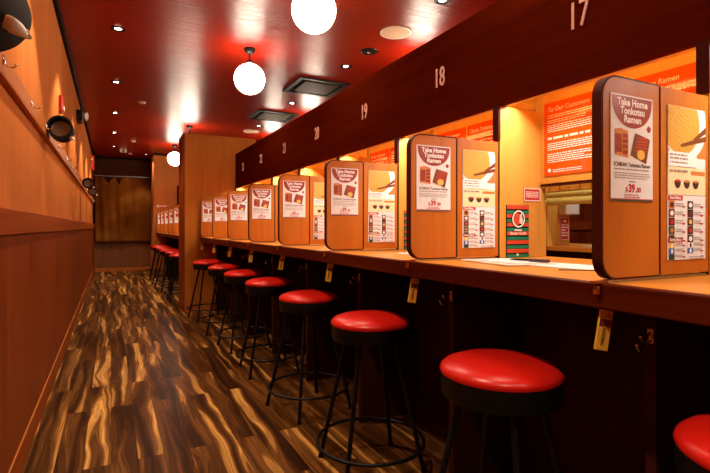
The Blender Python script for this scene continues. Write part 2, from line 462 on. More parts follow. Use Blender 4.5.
# fixed dividers
def divider():
    t = thing('fixed_divider', 'x', 'booth divider', (FX, PY[0], CT), 0, 'fixed dividers between the booths')
    box('panel', 'inner', .004, BXW-FX+.0005, -.028, 0, .001, .712, t, .001)
    box('hatch_post', 'inner', BXW-FX+.001, 1.926-FX, -.028, 0, .001, .340, t, .001)
    box('front_strip', 'black', -.004, .0035, -.024, -.004, .001, .54, t)
    box('upper_block', 'edge', -.010, .0035, -.033, .004, .552, .7125, t)
    return t
fd = divider(); fd['label'] = 'fixed wooden divider behind the folding panel ' + where(0)
for k in range(1, 8): dup(fd, (FX, PY[k], CT), 0, 'fixed wooden divider behind the folding panel ' + where(k))
for k, y in enumerate(PY2): dup(fd, (FX+DX2, y, CT), 0, 'far fixed divider beyond the partition, %s from the far salmon wall' % ORD[5-k], group='fixed dividers of the far booths')

# ------------------------------------------------------------------ back boards of the booths, blinds, signs
def back_board(y0, y1, dx, label):
    t = thing('booth_back_board', label, 'back board', (BXW+dx, y0, 1.40), 0, 'back boards of the booths')
    w = y1-y0
    box('board', 'inner', .0, .040, -.0005, w+.0005, .0, .503, t, .0004)
    box('bottom_trim', 'edge', .004, .040, .001, w-.001, -.012, -.001, t)
    return t
for k in range(-1, 7):
    y0 = P0+PITCH*k; y1 = y0+PITCH-.028
    back_board(y0, y1, 0, 'amber back board of the booth at seat %d' % (17+k))
for k in range(5):
    back_board(PY2[k], PY2[k+1]-.028, DX2, 'far booth back board beyond the partition, %s from the salmon wall' % ORD[4-k])

def blind(y0, y1, label):
    t = thing('bamboo_blind', label, 'blind', (BXW+.030, y0, 1.40), 0, 'rolled bamboo blinds')
    w = y1-y0
    for n, (z, r) in enumerate(((-.052, .015), (-.087, .0185))):
        bm = B(); tube(bm, [(0, .02, z), (0, w-.02, z)], r, 18); obj('roll', bm, 'bamboo', t, 40)
    bm = B()                                    # the woven cord net that carries the roll
    for i in range(15):
        yy = .03+(w-.06)*i/14; bx(bm, -.003, .003, yy-.0025, yy+.0025, -.045, -.013)
    for z in (-.022, -.034): bx(bm, -.0025, .0025, .02, w-.02, z, z+.004)
    obj('cord_net', bm, 'tag', t)
    return t
for k in range(0, 4):
    y0 = P0+PITCH*k; blind(y0, y0+PITCH-.028, 'rolled bamboo blind above the hatch at seat %d' % (17+k))

rnd = random.Random(3)
def sign_base(name, label, cat, w, h, mat, group, border=None):
    t = thing(name, label, cat, group=group)
    bm = B(); bx(bm, -w/2, w/2, -.004, .0014, 0, h, .0006); obj('sheet', bm, mat, t)
    if border:
        bm = B()
        for a in ((0, 0, w, border), (0, h-border, w, h), (0, 0, border, h), (w-border, 0, w, h)):
            rect(bm, a[0]-w/2, a[2]-w/2, a[1], a[3], -.0044)
        obj('border', bm, 'p_pale', t)
    return t
def para(t, x0, x1, z, n, pitch, h, y=-.0046, ragged=.25, mat='p_pale', name='paragraph'):
    bm = B(); lines(bm, x0, x1, z, n, pitch, h, y, rnd, ragged); return obj(name, bm, mat, t)
def customer_sign():
    w, h = .30, .35; L, Rr = -w/2+.022, w/2-.02
    t = sign_base('notice_sign', 'x', 'sign', w, h, 'sign_orange', 'orange notices on the booth back boards')
    bm = B(); text(bm, 'To Our Customers', .0285, L, h-.044, -.0046, 'LEFT', bold=.015, shear=.15); obj('heading', bm, 'silver_print', t)
    bm = B(); lines(bm, L, Rr, h-.178, 1, .01, .011, -.0046, random.Random(8), 0); obj('heading', bm, 'silver_print', t)
    para(t, L, Rr, h-.066, 2, .0095, .0042); para(t, L, Rr-.05, h-.090, 2, .0095, .0042); para(t, L, Rr, h-.113, 4, .0095, .0042)
    para(t, L, Rr, h-.20, 4, .0095, .0042); para(t, L, Rr, h-.25, 5, .0095, .0042); para(t, L+.03, Rr-.07, h-.326, 2, .009, .0036)
    obj('round_mark', disc(B(), -w/2+.032, h-.325, .009, -.0046), 'p_pale', t)
    return t
def thanks_sign():
    w, h = .42, .35
    t = sign_base('notice_sign', 'x', 'sign', w, h, 'sign_orange', 'orange notices on the booth back boards')
    bm = B(); text(bm, 'Classic Tonkotsu Ramen', .0285, -w/2+.02, h-.046, -.0046, 'LEFT', bold=.015, shear=.15)
    obj('heading', bm, 'silver_print', t)
    para(t, -w/2+.022, w/2-.03, h-.068, 7, .0185, .0055); para(t, -w/2+.022, w/2-.03, h-.21, 6, .0185, .0055)
    return t
cs, ts = customer_sign(), thanks_sign()
for k in range(0, 4):
    y1 = P0+PITCH*(k+1)-.028; X = BXW-.0008
    la = 'orange notice headed To Our Customers at seat %d' % (17+k); lb = 'orange notice with a slanted heading, nearer half of seat %d back board' % (17+k)
    pa, pb = (X, y1-.028-.15, 1.436), (X, y1-.346-.21, 1.436)
    if k == 0:
        for o, p, l in ((cs, pa, la), (ts, pb, lb)): o.location = p; o.rotation_euler = (0, 0, -PI/2); o['label'] = l
    else: dup(cs, pa, -PI/2, la); dup(ts, pb, -PI/2, lb)

# ------------------------------------------------------------------ posters on the front leaves
def poster():
    w, h = .178, .281
    t = thing('ramen_poster', 'x', 'poster', group='take home posters on the folding panels')
    bm = B(); bx(bm, -w/2, w/2, -.0012, .0018, 0, h); obj('sheet', bm, 'gloss_white', t)
    y = -.0018
    bm = B(); n = 24
    poly(bm, [(-w/2+.004, h-.004)]+[(-.0+(w/2-.006)*math.cos(PI+PI*i/n), h-.018+.068*math.sin(PI+PI*i/n)) for i in range(n+1)]+[(w/2-.004, h-.004)], y)
    disc(bm, w/2-.018, h-.083, .0085, y)
    obj('headline_banner', bm, 'p_red', t)
    bm = B(); text(bm, 'Take Home', .0265, 0, h-.028, y-.0006, bold=.035, stretch=1.0); text(bm, 'Tonkotsu', .0265, 0, h-.050, y-.0006, bold=.035, stretch=1.0)
    text(bm, 'Ramen', .0265, 0, h-.072, y-.0006, bold=.035, stretch=1.0)
    obj('headline', bm, 'p_pale', t)
    pic = obj('product_box', prism_xz(B(), [(-.073, .122), (-.018, .116), (-.018, .186), (-.050, .192), (-.073, .188)], y-.0003, y+.0003), 'p_orange', t)
    bm = B()
    rect(bm, -.071, -.046, .128, .176, y-.0006)
    for i in range(4): rect(bm, -.042, -.021, .124+.0145*i, .135+.0145*i, y-.0006)
    obj('box_print', bm, 'p_red', pic)
    pk = obj('product_packet', prism_xz(B(), [(-.008, .124), (.058, .104), (.074, .170), (.012, .183)], y-.0009, y-.0003), 'p_brown', t)
    bm = B()
    for i in range(5):
        z = .173-.0085*i; rect(bm, .018-.002*i, .066-.002*i, z-.005, z, y-.0013)
    obj('packet_stripes', bm, 'p_bright', pk)
    bm = B(); disc(bm, .034, .126, .017, y-.0014, sz=.8); obj('packet_bowl', bm, 'p_yellow', pk)
    bm = B(); text(bm, 'ICHIRAN Tonkotsu Ramen', .0155, 0, .092, y, bold=.02, stretch=.88)
    obj('product_name', bm, 'p_dark', t)
    r2 = random.Random(5); bm = B(); lines(bm, -.075, .07, .083, 1, .006, .0032, y, r2, 0); lines(bm, -.075, .075, .073, 3, .0062, .0024, y, r2); obj('small_print', bm, 'p_grey', t)
    obj('price_heading', rect(B(), -.013, .013, .051, .054, y), 'p_grey', t)
    bm = B(); text(bm, '$', .018, -.0245, .026, y, bold=.03); text(bm, '39', .030, -.0035, .025, y, bold=.04, stretch=.9); text(bm, '.00', .019, .0245, .025, y, bold=.03); obj('price', bm, 'p_bright', t)
    bm = B()
    lines(bm, -.033, .03, .016, 2, .006, .0026, y, r2, 0); obj('small_print', bm, 'p_bright', t)
    bm = B(); rect(bm, -w/2+.001, w/2-.001, .0045, .0072, y); obj('bottom_stripe', bm, 'p_bright', t)
    bm = B(); rect(bm, -w/2+.0005, w/2-.0005, .0005, .0042, y); obj('bottom_stripe', bm, 'p_green', t)
    return t
def menu():
    w, h = .190, .440
    t = thing('menu_sheet', 'x', 'menu', group='menus on the folding panels')
    bm = B(); bx(bm, -w/2, w/2, -.0012, .0018, 0, h); obj('sheet', bm, 'gloss_white', t)
    y = -.0016; e = .0005
    bg = obj('noodle_photo', rect(B(), -w/2+.001, w/2-.001, .296, h-.001, y), 'p_orange', t)
    bm = B(); n = 30; pts = []
    rc, cx, cz = .112, -.014, .392
    inside = [(cx+rc*math.cos(2*PI*i/60), cz+rc*.95*math.sin(2*PI*i/60)) for i in range(60)]
    pts = [(max(-w/2+.001, min(w/2-.001, a)), max(.297, min(h-.001, c))) for a, c in inside]
    poly(bm, pts, y-e); obj('plate', bm, 'p_pale', bg)
    pts = [(max(-w/2+.001, min(w/2-.001, -.030+.092*math.cos(2*PI*i/60))), max(.299, min(h-.001, .392+.090*math.sin(2*PI*i/60)))) for i in range(60)]
    obj('noodles', poly(B(), pts, y-2*e), 'noodle', bg)
    bm = B(); poly(bm, [(-.034, .332), (-.030, .324), (.094, .349), (.094, .364)], y-3*e); poly(bm, [(.03, .352), (.034, .344), (.094, .372), (.094, .392)], y-3.4*e); obj('chopsticks', bm, 'p_brown', bg)
    obj('photo_caption', rect(B(), -w/2+.001, .046, .268, .309, y-3*e), 'p_pale', t)
    bm = B(); rr = random.Random(9); lines(bm, -w/2+.008, 0, .298, 2, .010, .005, y-4*e, rr, 0); lines(bm, -w/2+.008, 0, .277, 1, .008, .004, y-4*e, rr, 0)
    obj('caption_text', bm, 'p_grey', t); bm = B(); lines(bm, -w/2+.008, .0, .252, 1, .008, .006, y-4*e, rr, 0); obj('band_text', bm, 'p_grey', t)
    for c in range(2):
        bm = B()
        for i in range(5):
            x0 = -w/2+.036+c*.092; z = .160-i*.0245; lines(bm, x0, x0+.040, z, 2, .006, .0024, y-2*e, rr)
        for i in range(3):
            x0 = -w/2+.036+c*.092; z = .042-i*.0165
            if not (c == 1 and i == 2): lines(bm, x0, x0+.040, z+.004, 2, .005, .0022, y-2*e, rr)
        if c: lines(bm, .01, .085, .006, 2, .005, .002, y-2*e, rr)
        obj('small_print', bm, 'p_grey', t)
    band = obj('bowl_band', rect(B(), -w/2+.001, w/2-.001, .187, .266, y-e), 'cream', t)
    for i in range(3):
        cx = -.048+i*.045
        bm = B(); poly(bm, [(cx-.016, .226)]+[(cx+.016*math.cos(PI+PI*j/10), .226+.021*math.sin(PI+PI*j/10)) for j in range(11)], y-2*e)
        bo = obj('bowl_picture', bm, 'p_dark', band)
        obj('bowl_soup', disc(B(), cx, .226, .0135, y-3*e, 16, .3), 'p_orange' if i else 'p_bright', bo)
    bm = B(); rect(bm, .018, .09, .246, .257, y-2*e); obj('band_flash', bm, 'p_orange', band)
    for nm, z in (('Food Menu', .171), ('Drink Menu', .051)):
        hd = obj('section_heading', rect(B(), -w/2+.002, -.022, z, z+.013, y-e), 'p_bright', t)
        bm = B(); text(bm, nm, .0125, -w/2+.008, z+.0025, y-3*e, 'LEFT', bold=.03, stretch=.92); obj('section_name', bm, 'p_pale', hd)
    bm = B()
    for c in range(2):
        for i in range(5):
            x0 = -w/2+.071+c*.092; z = .151-i*.0245; rect(bm, x0, x0+.014, z, z+.004, y-2*e)
        for i in range(3): x0 = -w/2+.071+c*.092; z = .039-i*.0165; rect(bm, x0, x0+.014, z, z+.0035, y-2*e)
    obj('prices', bm, 'p_bright', t)
    cols = [('p_orange', 'p_dark'), ('p_brown', 'p_pale'), ('p_dark', 'p_bright'), ('p_green', 'p_orange'), ('p_brown', 'p_dark')]
    for c in range(2):
        for i in range(5):
            x0 = -w/2+.005+c*.092; z0 = .147-i*.0245
            a, d = cols[(i+2*c) % 5]
            f = obj('food_picture', rect(B(), x0, x0+.028, z0, z0+.0225, y-e), a if c == 0 else 'p_dark', t)
            obj('dish', disc(B(), x0+.014, z0+.011, .009, y-2*e, 14, .8), d if c == 0 else ('p_pale', 'p_brown', 'p_yellow', 'p_bright', 'p_pale')[i], f)
        for i in range(3):
            x0 = -w/2+.005+c*.092; z0 = .034-i*.0165
            if c == 1 and i == 2: continue
            f = obj('drink_picture', rect(B(), x0, x0+.028, z0, z0+.0155, y-e), ('p_yellow', 'p_blue', 'p_green')[i] if c == 0 else ('p_pale', 'p_blue')[i], t)
            obj('glass', rect(B(), x0+.010, x0+.019, z0+.002, z0+.0135, y-2*e), ('p_pale', 'p_pale', 'p_dark')[i] if c == 0 else ('p_dark', 'p_pale')[i], f)
    return t
po = poster(); me_ = menu()
for k in range(8):
    lp = 'take-home ramen poster on the folding panel ' + where(k); lm = 'tall food and drink menu on the folding panel ' + where(k)
    p = (PX+.120, PY[k]-.0312, CT+.214); q = (PX+.372, PY[k]-.0312, CT+.052)
    if k == 0:
        po.location = p; me_.location = q; po['label'] = lp; me_['label'] = lm
    else:
        dup(po, p, 0, lp)
        if k < 5: dup(me_, q, 0, lm)
for k, y in enumerate(PY2):
    dup(po, (PX+DX2+.120, y-.0312, CT+.214), 0, 'far take-home poster beyond the partition, %s from the salmon wall' % ORD[5-k], group='take home posters of the far booths')

# ------------------------------------------------------------------ things in the booths
def booklet():
    w, h = .142, .250
    t = thing('striped_booklet', 'x', 'booklet', group='striped guides standing on the counter')
    bm = B(); bx(bm, -w/2, w/2, -.006, 0, 0, h, .001); obj('cover', bm, 'black', t)
    y = -.0066
    bm = B(); bm2 = B(); n = 6
    for i in range(n):
        z = h-.0415*i; rect(bm, -w/2, w/2, z-.0195, z-.001, y)
        if z-.041 > 0: rect(bm2, -w/2, w/2, z-.0405, z-.026, y)
    obj('red_stripes', bm, 'g_red', t); obj('green_stripes', bm2, 'g_green', t)
    em = obj('emblem', disc(B(), .003, h-.066, .046, y-.0006, 32), 'black', t)
    bm = B(); ring = [(.003+.041*math.cos(2*PI*i/32), h-.066+.041*math.sin(2*PI*i/32)) for i in range(32)]; ri = [(.003+.034*math.cos(2*PI*i/32), h-.066+.034*math.sin(2*PI*i/32)) for i in range(32)]
    ring_xz(bm, ring, ri, y-.0014, y-.0010)
    obj('emblem_ring', bm, 'p_pale', em)
    obj('emblem_centre', disc(B(), -.006, h-.066, .026, y-.0011, 20, 1.1), 'g_red', em)
    bm = B(); text(bm, 'Ramen Guide', .019, 0, h-.140, y-.0008, bold=.02); obj('lettering', bm, 'p_pale', t)
    obj('small_print', rect(B(), -.024, .024, h-.122, h-.116, y-.0008), 'p_pale', t); obj('round_mark', disc(B(), -.004, .014, .006, y-.0008), 'p_pale', t)
    bm = B(); poly(bm, [(.006, h-.085), (.010, h-.045), (.022, h-.040), (.026, h-.062), (.032, h-.075), (.022, h-.092)], y-.0018); obj('emblem_figure', bm, 'silver_print', em)
    return t
bk = booklet()
for k in range(1, 4):
    l = 'striped red, green and black booklet at the divider ' + where(k)
    p = (FX+.112, PY[k]-.0285, CT+.0005)
    if k == 1: bk.location = p; bk['label'] = l
    else: dup(bk, p, 0, l)
def notice(w, h, rows, head=None):
    t = sign_base('red_notice', 'x', 'sign', w, h, 'sign_red', None, .004)
    bm = B(); r = random.Random(4)
    if head:
        obj('heading', rect(B(), -.016, .016, h-.038, h-.020, -.0046), 'p_pale', t); z = h-.062
    else: z = h-.02
    lines(bm, -w/2+.012, w/2-.012, z, rows, (z-.01)/rows, (z-.01)/rows*.45, -.0046, r)
    obj('lettering', bm, 'p_pale', t)
    return t
nt_ = notice(.108, .062, 4); nt_.location = (BXW-.058, PY[1]-.0283, 1.316); nt_['label'] = 'small red notice on the divider between seats 17 and 18, above the booklet'

def sheets(k, full):
    yc = P0+PITCH*k+.42
    o = box('order_sheet', 'white', -.10, .10, -.15, .15, 0, .003)
    o.location = (1.50, yc-.03, CT+.0005); o.rotation_euler = (0, 0, .12)
    tag(o, 'white order sheet on the counter at seat %d' % (17+k), 'paper', 'order sheets on the counter')
    if full:
        o = box('clipboard', 'off_white', -.11, .11, -.17, .17, 0, .006, bevel=.001)
        o.location = (1.43, yc+.205, CT+.0005); o.rotation_euler = (0, 0, -.15); tag(o, 'pale tray mat under the stack of papers at seat 17', 'tray mat')
        o = box('paper', 'white', -.09, .09, -.13, .13, 0, .002)
        o.location = (1.45, yc+.195, CT+.0072); o.rotation_euler = (0, 0, -.10); tag(o, 'white paper lying on the pale tray mat at seat 17', 'paper')
        t = thing('pen', 'dark pen lying on the papers at seat 17', 'pen', (1.475, yc+.085, CT+.0162), .35)
        bm = B(); tube(bm, [(0, -.05, 0), (0, .03, 0)], .0065, 12); obj('barrel', bm, 'p_dark', t, 40)
        bm = B(); tube(bm, [(0, .03, 0), (0, .085, 0), (0, .11, -.001)], [.0045, .004, .0015], 10); obj('tip', bm, 'black', t, 40)
        bm = B(); pts = [(1.36+.05*math.sin(i*.35), .985+.012*i, CT+.0035) for i in range(12)]
        tube(bm, pts, .0018, 8); tag(obj('cord', bm, 'black', None, 60), 'thin dark cord on the counter behind the large folding panel', 'cord')
for k in range(4): sheets(k, k == 0)

# tags and hooks under the counter
def bag_tag():
    t = thing('bag_tag', 'x', 'tag', group='handbag tags under the counter edge')
    bm = B(); bx(bm, -.017, .017, -.004, .004, -.112, -.006, .001); obj('plate', bm, 'tag', t)
    bm = B(); r = B()
    rect(r, -.016, .016, -.050, -.030, -.0044); obj('brown_mark', r, 'p_brown', t)
    text(bm, 'HANDBAG', .0145, 0, 0, 0, 'LEFT', bold=.02)
    for v in bm.verts: x, z = v.co.x, v.co.z; v.co = Vector((-.0050+z, -.0046, -.052-x*.66))
    obj('lettering', bm, 'p_dark', t); bm = B()
    poly(bm, [(.002, -.012), (.004, -.012), (.012, -.026), (.009, -.026)], -.0046); poly(bm, [(-.004, -.022), (.010, -.017), (.010, -.019), (-.004, -.024)], -.0046)
    obj('symbol', bm, 'p_dark', t)
    bm = B(); tube(bm, [(0, 0, 0), (0, 0, -.010)], .002, 8); obj('loop', bm, 'black', t)
    return t
tg = bag_tag()
def coat_hook(name='bag_hook', size=1.0):
    t = thing(name, 'x', 'hook', group='chrome bag hooks under the counter')
    bm = B(); bx(bm, -.002, 0, -.009, .009, -.022, .022, .001); obj('plate', bm, 'chrome', t)
    for dz, r, s in ((.010, .016, .5), (-.012, .024, 1)):
        bm = B(); pts = [(-.002, 0, dz)]+[(-.012-r+r*math.cos(a), 0, dz-.006-r*.9*math.sin(a)) for a in [PI*i/8 for i in range(9)]]
        tube(bm, pts, .0032, 8); bmesh.ops.create_uvsphere(bm, u_segments=8, v_segments=6, radius=.0055, matrix=Matrix.Translation(pts[-1])); obj('prong', bm, 'chrome', t, 60)
    return t
hk = coat_hook()
for k in range(8):
    lt = 'yellow wooden handbag tag under the counter ' + where(k); lh = 'chrome bag hook under the counter ' + where(k)
    p = (PX+.034, PY[k]-.020, CT-.0645); q = (1.3445, PY[k]-.017, CT-.16)
    if k == 0: tg.location = p; hk.location = q; tg['label'] = lt; hk['label'] = lh; o = tg
    else: o = dup(tg, p, None, lt); dup(hk, q, 0, lh)
    o.rotation_euler = (0, math.radians(9), -.45)

# ------------------------------------------------------------------ stools
def stool():
    t = thing('bar_stool', 'x', 'stool', group='red topped stools along the counter')
    bm = B(); lathe(bm, [(0, .768), (.06, .7665), (.11, .762), (.15, .754), (.178, .744), (.191, .733), (.1955, .722), (.192, .714), (0, .714)], 56)
    obj('cushion', bm, 'red_vinyl', t, 60)
    bm = B(); lathe(bm, [(0, .7135), (.190, .7135), (.192, .70), (.191, .652), (.186, .643), (0, .643)], 56); obj('seat_band', bm, 'band', t, 50)
    bm = B(); R, z = .262, .144
    tube(bm, [(R*math.cos(2*PI*k/48), R*math.sin(2*PI*k/48), z) for k in range(48)], .0085, 10, closed=True); obj('foot_ring', bm, 'black_metal', t, 60)
    for k in range(4):
        a = PI/4+k*PI/2; c, s = math.cos(a), math.sin(a)
        bm = B(); tube(bm, [(.128*c, .128*s, .642), (.2785*c, .2785*s, .014)], .011, 12); lg = obj('leg', bm, 'black_metal', t, 50)
        bm = B(); lathe(bm, [(0, 0), (.014, 0), (.014, .012), (.012, .0165), (0, .0165)], 14, (.2795*c, .2795*s, 0)); obj('foot_cap', bm, 'black', lg, 50)
    return t
st = stool()
spots = [(1.225, .47), (1.135, 1.185), (1.14, 2.075), (1.165, 2.97), (1.175, 3.90), (1.18, 4.76), (1.17, 5.58), (1.135, 6.46)]
for k, (x, y) in enumerate(spots):
    l = 'red stool cut off by the frame, before seat 17' if k == 0 else 'red-topped black stool at seat %d' % (16+k)
    rz = math.radians((10, 18, -7, 12, -3, 6, -12, 8)[k])
    if k == 0: st.location = (x, y, 0); st.rotation_euler = (0, 0, rz); st['label'] = l
    else: dup(st, (x, y, 0), rz, l)
for k in range(6):
    y = [8.25, 9.13, 10.0, 10.88, 11.76, 12.62][k]
    dup(st, (1.03+.02*(k % 2), y, 0), .3*k, 'far red stool beyond the partition, %s from the salmon wall' % ORD[5-k], group='red topped stools of the far booths')

# ------------------------------------------------------------------ ceiling fittings
GY = [-.49, 1.33, 3.20, 4.99, 9.31, 11.6]  # the first two globes are unseen, added to light the near seats
GZ = CAM_H+1.552
def globe():
    t = thing('globe_pendant', 'x', 'pendant lamp', group='white globe pendants')
    bm = B(); lathe(bm, [(0, -.001), (.060, -.001), (.058, -.018), (.045, -.040), (.022, -.056), (0, -.058)], 28); obj('canopy', bm, 'black', t, 50)
    bm = B(); tube(bm, [(0, 0, -.056), (0, 0, -.135)], .006, 10); obj('stem', bm, 'black_metal', t)
    bm = B(); lathe(bm, [(0, -.125), (.03, -.127), (.032, -.15), (0, -.152)], 20); obj('neck', bm, 'black_metal', t, 40)
    dz = GZ-CEIL
    bm = B(); bmesh.ops.create_uvsphere(bm, u_segments=40, v_segments=24, radius=.158, matrix=Matrix.Translation((0, 0, dz))); obj('glass_globe', bm, 'globe', t, 180)
    return t
gl = globe()
GL = ['white globe pendant furthest back over the aisle, behind the camera', 'white globe pendant before the first visible seat, overhead', 'large white globe pendant cut by the top of the frame', 'white globe pendant hanging whole near two ceiling vents', 'white globe pendant hidden behind the tall partition', 'white globe pendant peeking out beside the tall partition']
for k, y in enumerate(GY):
    if k == 0: gl.location = (1.296, y, CEIL); gl['label'] = GL[0]
    else: dup(gl, (1.296, y, CEIL), 0, GL[k])
for k, y in enumerate((4.2, 7.4, 9.5)):
    dup(gl, (2.95, y, CEIL), 0, 'white globe pendant over the kitchen behind the fascia, %s from the front' % ORD[k], group='globe pendants over the kitchen')

def downlight():
    t = thing('downlight', 'x', 'ceiling light', group='recessed downlights')
    bm = B(); lathe(bm, [(.030, -.002), (.062, -.001), (.068, -.004), (.066, -.009), (.040, -.011), (.030, -.005), (.030, -.002)], 28); obj('trim_ring', bm, 'vent', t, 60)
    bm = B(); lathe(bm, [(0, -.0035), (.0295, -.0035), (.0295, -.0015), (0, -.0015)], 24); obj('lens', bm, 'lens', t)
    return t
dl = downlight(); first = True
DL1 = [-.55, 1.30, 3.18, 5.04, 6.90, 8.76, 10.60, 12.46]
DL2 = [-.5, 1.35, 3.2, 5.02, 6.88, 8.70]
def lamp(name, kind, loc, energy, col, **kw):
    L = bpy.data.lights.new(name, kind); L.energy = energy; L.color = col
    for k, v in kw.items(): setattr(L, k, v)
    o = bpy.data.objects.new(name, L); COL.objects.link(o); o.location = loc
    return o
WARM = (1, .78, .54); WARM2 = (1, .93, .82)
allp = [(.06, y, 'aisle ceiling downlight above the left wall side, %s along the aisle' % ORD[i]) for i, y in enumerate(DL1)]
allp += [(2.433, y, 'ceiling downlight above the kitchen side, %s along the row' % ORD[i]) for i, y in enumerate(DL2)]
allp += [(.81, 13.44, 'small ceiling downlight close to the far curtained wall')]
for i, (x, y, l) in enumerate(allp):
    if first: dl.location = (x, y, CEIL); dl['label'] = l; first = False
    else: dup(dl, (x, y, CEIL), 0, l)
    e = 120 if x < .5 else (120 if x > 1 else 40)
    lamp('downlight_beam', 'SPOT', (x, y, CEIL-.03), e, WARM, spot_size=math.radians(90), spot_blend=.30, shadow_soft_size=.035)

def vent(y0, label):
    t = thing('air_vent', label, 'air conditioner', (2.085, y0, CEIL), 0, 'square ceiling cassettes')
    w = .69
    bm = B()
    for a in ((0, w, 0, .06), (0, w, w-.06, w), (0, .06, .0605, w-.0605), (w-.06, w, .0605, w-.0605)): bx(bm, a[0], a[1], a[2], a[3], -.022, -.001, .002)
    obj('frame', bm, 'vent', t)
    bm = B(); bx(bm, .0605, w-.0605, .0605, w-.0605, -.006, -.001); obj('slot', bm, 'vent_dark', t)
    bm = B(); bx(bm, .115, w-.115, .115, w-.115, -.026, -.0065, .003); g = obj('grille', bm, 'vent_grille', t)
    return t
vent(5.60, 'dark square ceiling vent, the larger-looking one above the fascia')
vent(7.47, 'dark square ceiling vent above the tall partition, smaller-looking')
def speaker(y, label):
    t = thing('ceiling_speaker', label, 'speaker', (2.437, y, CEIL), 0, 'round ceiling speakers')
    bm = B(); lathe(bm, [(.132, -.002), (.152, -.001), (.153, -.008), (.146, -.012), (.133, -.010), (.132, -.002)], 44); obj('rim', bm, 'off_white', t, 60)
    bm = B(); lathe(bm, [(0, -.008), (.1315, -.007), (.1315, -.002), (0, -.002)], 44); obj('grille', bm, 'speaker', t)
speaker(3.93, 'round beige ceiling speaker beside a black ceiling disc'); speaker(9.27, 'small-looking beige ceiling speaker above the tall partition')
def ceil_disc(name, x, y, r, mat, label, cat, h=.03):
    t = thing(name, label, cat, (x, y, CEIL))
    bm = B(); lathe(bm, [(0, -h), (r*.55, -h), (r*.85, -h*.75), (r*.98, -h*.35), (r, -.001), (0, -.001)], 32); obj('cover', bm, mat, t, 50)
    bm = B(); lathe(bm, [(0, -h-.006), (r*.18, -h-.006), (r*.2, -h-.0005), (0, -h-.0005)], 16); obj('sensor', bm, 'black' if mat != 'black' else 'chrome', t, 50)
ceil_disc('smoke_detector', 2.445, 4.48, .095, 'black', 'black round disc on the red ceiling next to the beige speaker', 'ceiling fitting', .02)
for x, y, l in ((.413, 7.84, 'pale ceiling sprinkler disc over the aisle, before the tall partition'), (.425, 11.45, 'pale ceiling sprinkler disc over the far aisle, second along'), (.43, 13.45, 'pale ceiling sprinkler disc next to the far curtained wall')):
    ceil_disc('sprinkler', x, y, .052, 'off_white', l, 'sprinkler')
t = thing('security_camera', 'white box fitting with black lens hanging from far aisle ceiling', 'security camera', (.263, 12.77, CEIL))
box('housing', 'off_white', -.075, .075, -.04, .04, -.085, -.001, t, .012, 2)
bm = B(); lathe(bm, [(0, -.055), (.026, -.05), (.028, -.041), (0, -.041)], 20, (0, 0, -.048), 'Y'); obj('lens', bm, 'black', t, 50)

# ------------------------------------------------------------------ left wall fittings
t = thing('coat_rail', 'wooden coat rail with chrome hooks along the orange wall', 'coat rail', (-.4195, 0, 1.81))
box('rail_board', 'coat_rail', 0, .026, -1.5, YE-.3, .012, .100, t, .003)
box('ledge', 'coat_rail', 0, .027, -1.5, YE-.3, 0, .0115, t, .002)
def jhook():
    bm = B(); bx(bm, .0265, .030, -.008, .008, -.012, .026, .001)
    r = .018; pts = [(.030, 0, .014), (.034, 0, .002)]+[(.034+r-r*math.cos(a), 0, -.006-r*.8*math.sin(a)) for a in [PI*i/8 for i in range(9)]]
    tube(bm, pts, .0034, 8); bmesh.ops.create_uvsphere(bm, u_segments=8, v_segments=6, radius=.0055, matrix=Matrix.Translation(pts[-1]))
    return obj('hook', bm, 'chrome', t, 60)
h0 = None
for i in range(16):
    y = 2.40+.77*i
    if i == 8: continue
    if i == 2: y = 3.80
    if h0 is None: h0 = jhook(); h0.location = (0, y, .056)
    else: c = h0.copy(); COL.objects.link(c); c.location = (0, y, .056)

def drum(mount):
    t = thing('tissue_drum', 'x', 'tissue dispenser', group='black tissue drums on the coat rail')
    R = .094; L = .27
    bm = B(); lathe(bm, [(R*.84, 0), (R, 0), (R+.002, .006), (R, .012), (R, L-.006), (R-.004, L), (0, L), (0, L-.006), (R*.84, L-.008), (R*.84, 0)], 44, axis='Y'); obj('drum', bm, 'drum', t, 40)
    bm = B(); lathe(bm, [(0, .135), (R*.80, .135), (R*.80, L-.02), (0, L-.02)], 36, axis='Y'); obj('paper_roll', bm, 'tan', t, 40)
    bm = B(); bx(bm, -mount, -.070, L*.3, L*.7, -.03, .03); obj('mount', bm, 'black', t)
    # a pulled out tissue: fan of pleats
    bm = B(); n = 13; rows = []
    for j in range(7):
        v = j/6; row = []
        for i in range(n):
            u = i/(n-1); wdt = .017+.034*math.sin(PI*min(1, v*.75+.2))
            px = .058+.046*v*(1-.35*abs(u-.45))+.007*math.sin(u*14)*v
            pz = -.070-.006*v+(.014*math.sin(u*PI*4.2+v*2.2)+.012*math.cos(u*6+1))*(.3+.8*v*(1-.4*v))
            py = L*.50+(u-.5)*2.2*wdt+.02*v
            row.append(bm.verts.new((px, py, pz)))
        rows.append(row)
    for a, b in zip(rows, rows[1:]):
        for i in range(n-1): bm.faces.new((a[i], a[i+1], b[i+1], b[i]))
    o = obj('tissue', bm, 'tissue', t, 180)
    sm = o.modifiers.new('thickness', 'SOLIDIFY'); sm.thickness = .004; sb = o.modifiers.new('smooth', 'SUBSURF'); sb.levels = 1; sb.render_levels = 1
    return t
DL = ['black tissue drum with a white tissue, cut by the corner of the frame', 'black tissue drum below the red fire alarm', 'small-looking black tissue drum before the far curtain', 'small-looking black tissue drum closest to the far curtain']
d1 = drum(.1555); d1.location = (-.265, 1.13, CAM_H+.503); d1['label'] = DL[0]
dr = drum(.094); dr.scale = (.82, .82, .82); dr.location = (-.3135, 3.86, CAM_H+.690); dr['label'] = DL[1]
for k, y in ((2, 8.45), (3, 10.4)): dup(dr, (-.3135, y, CAM_H+.680), 0, DL[k])

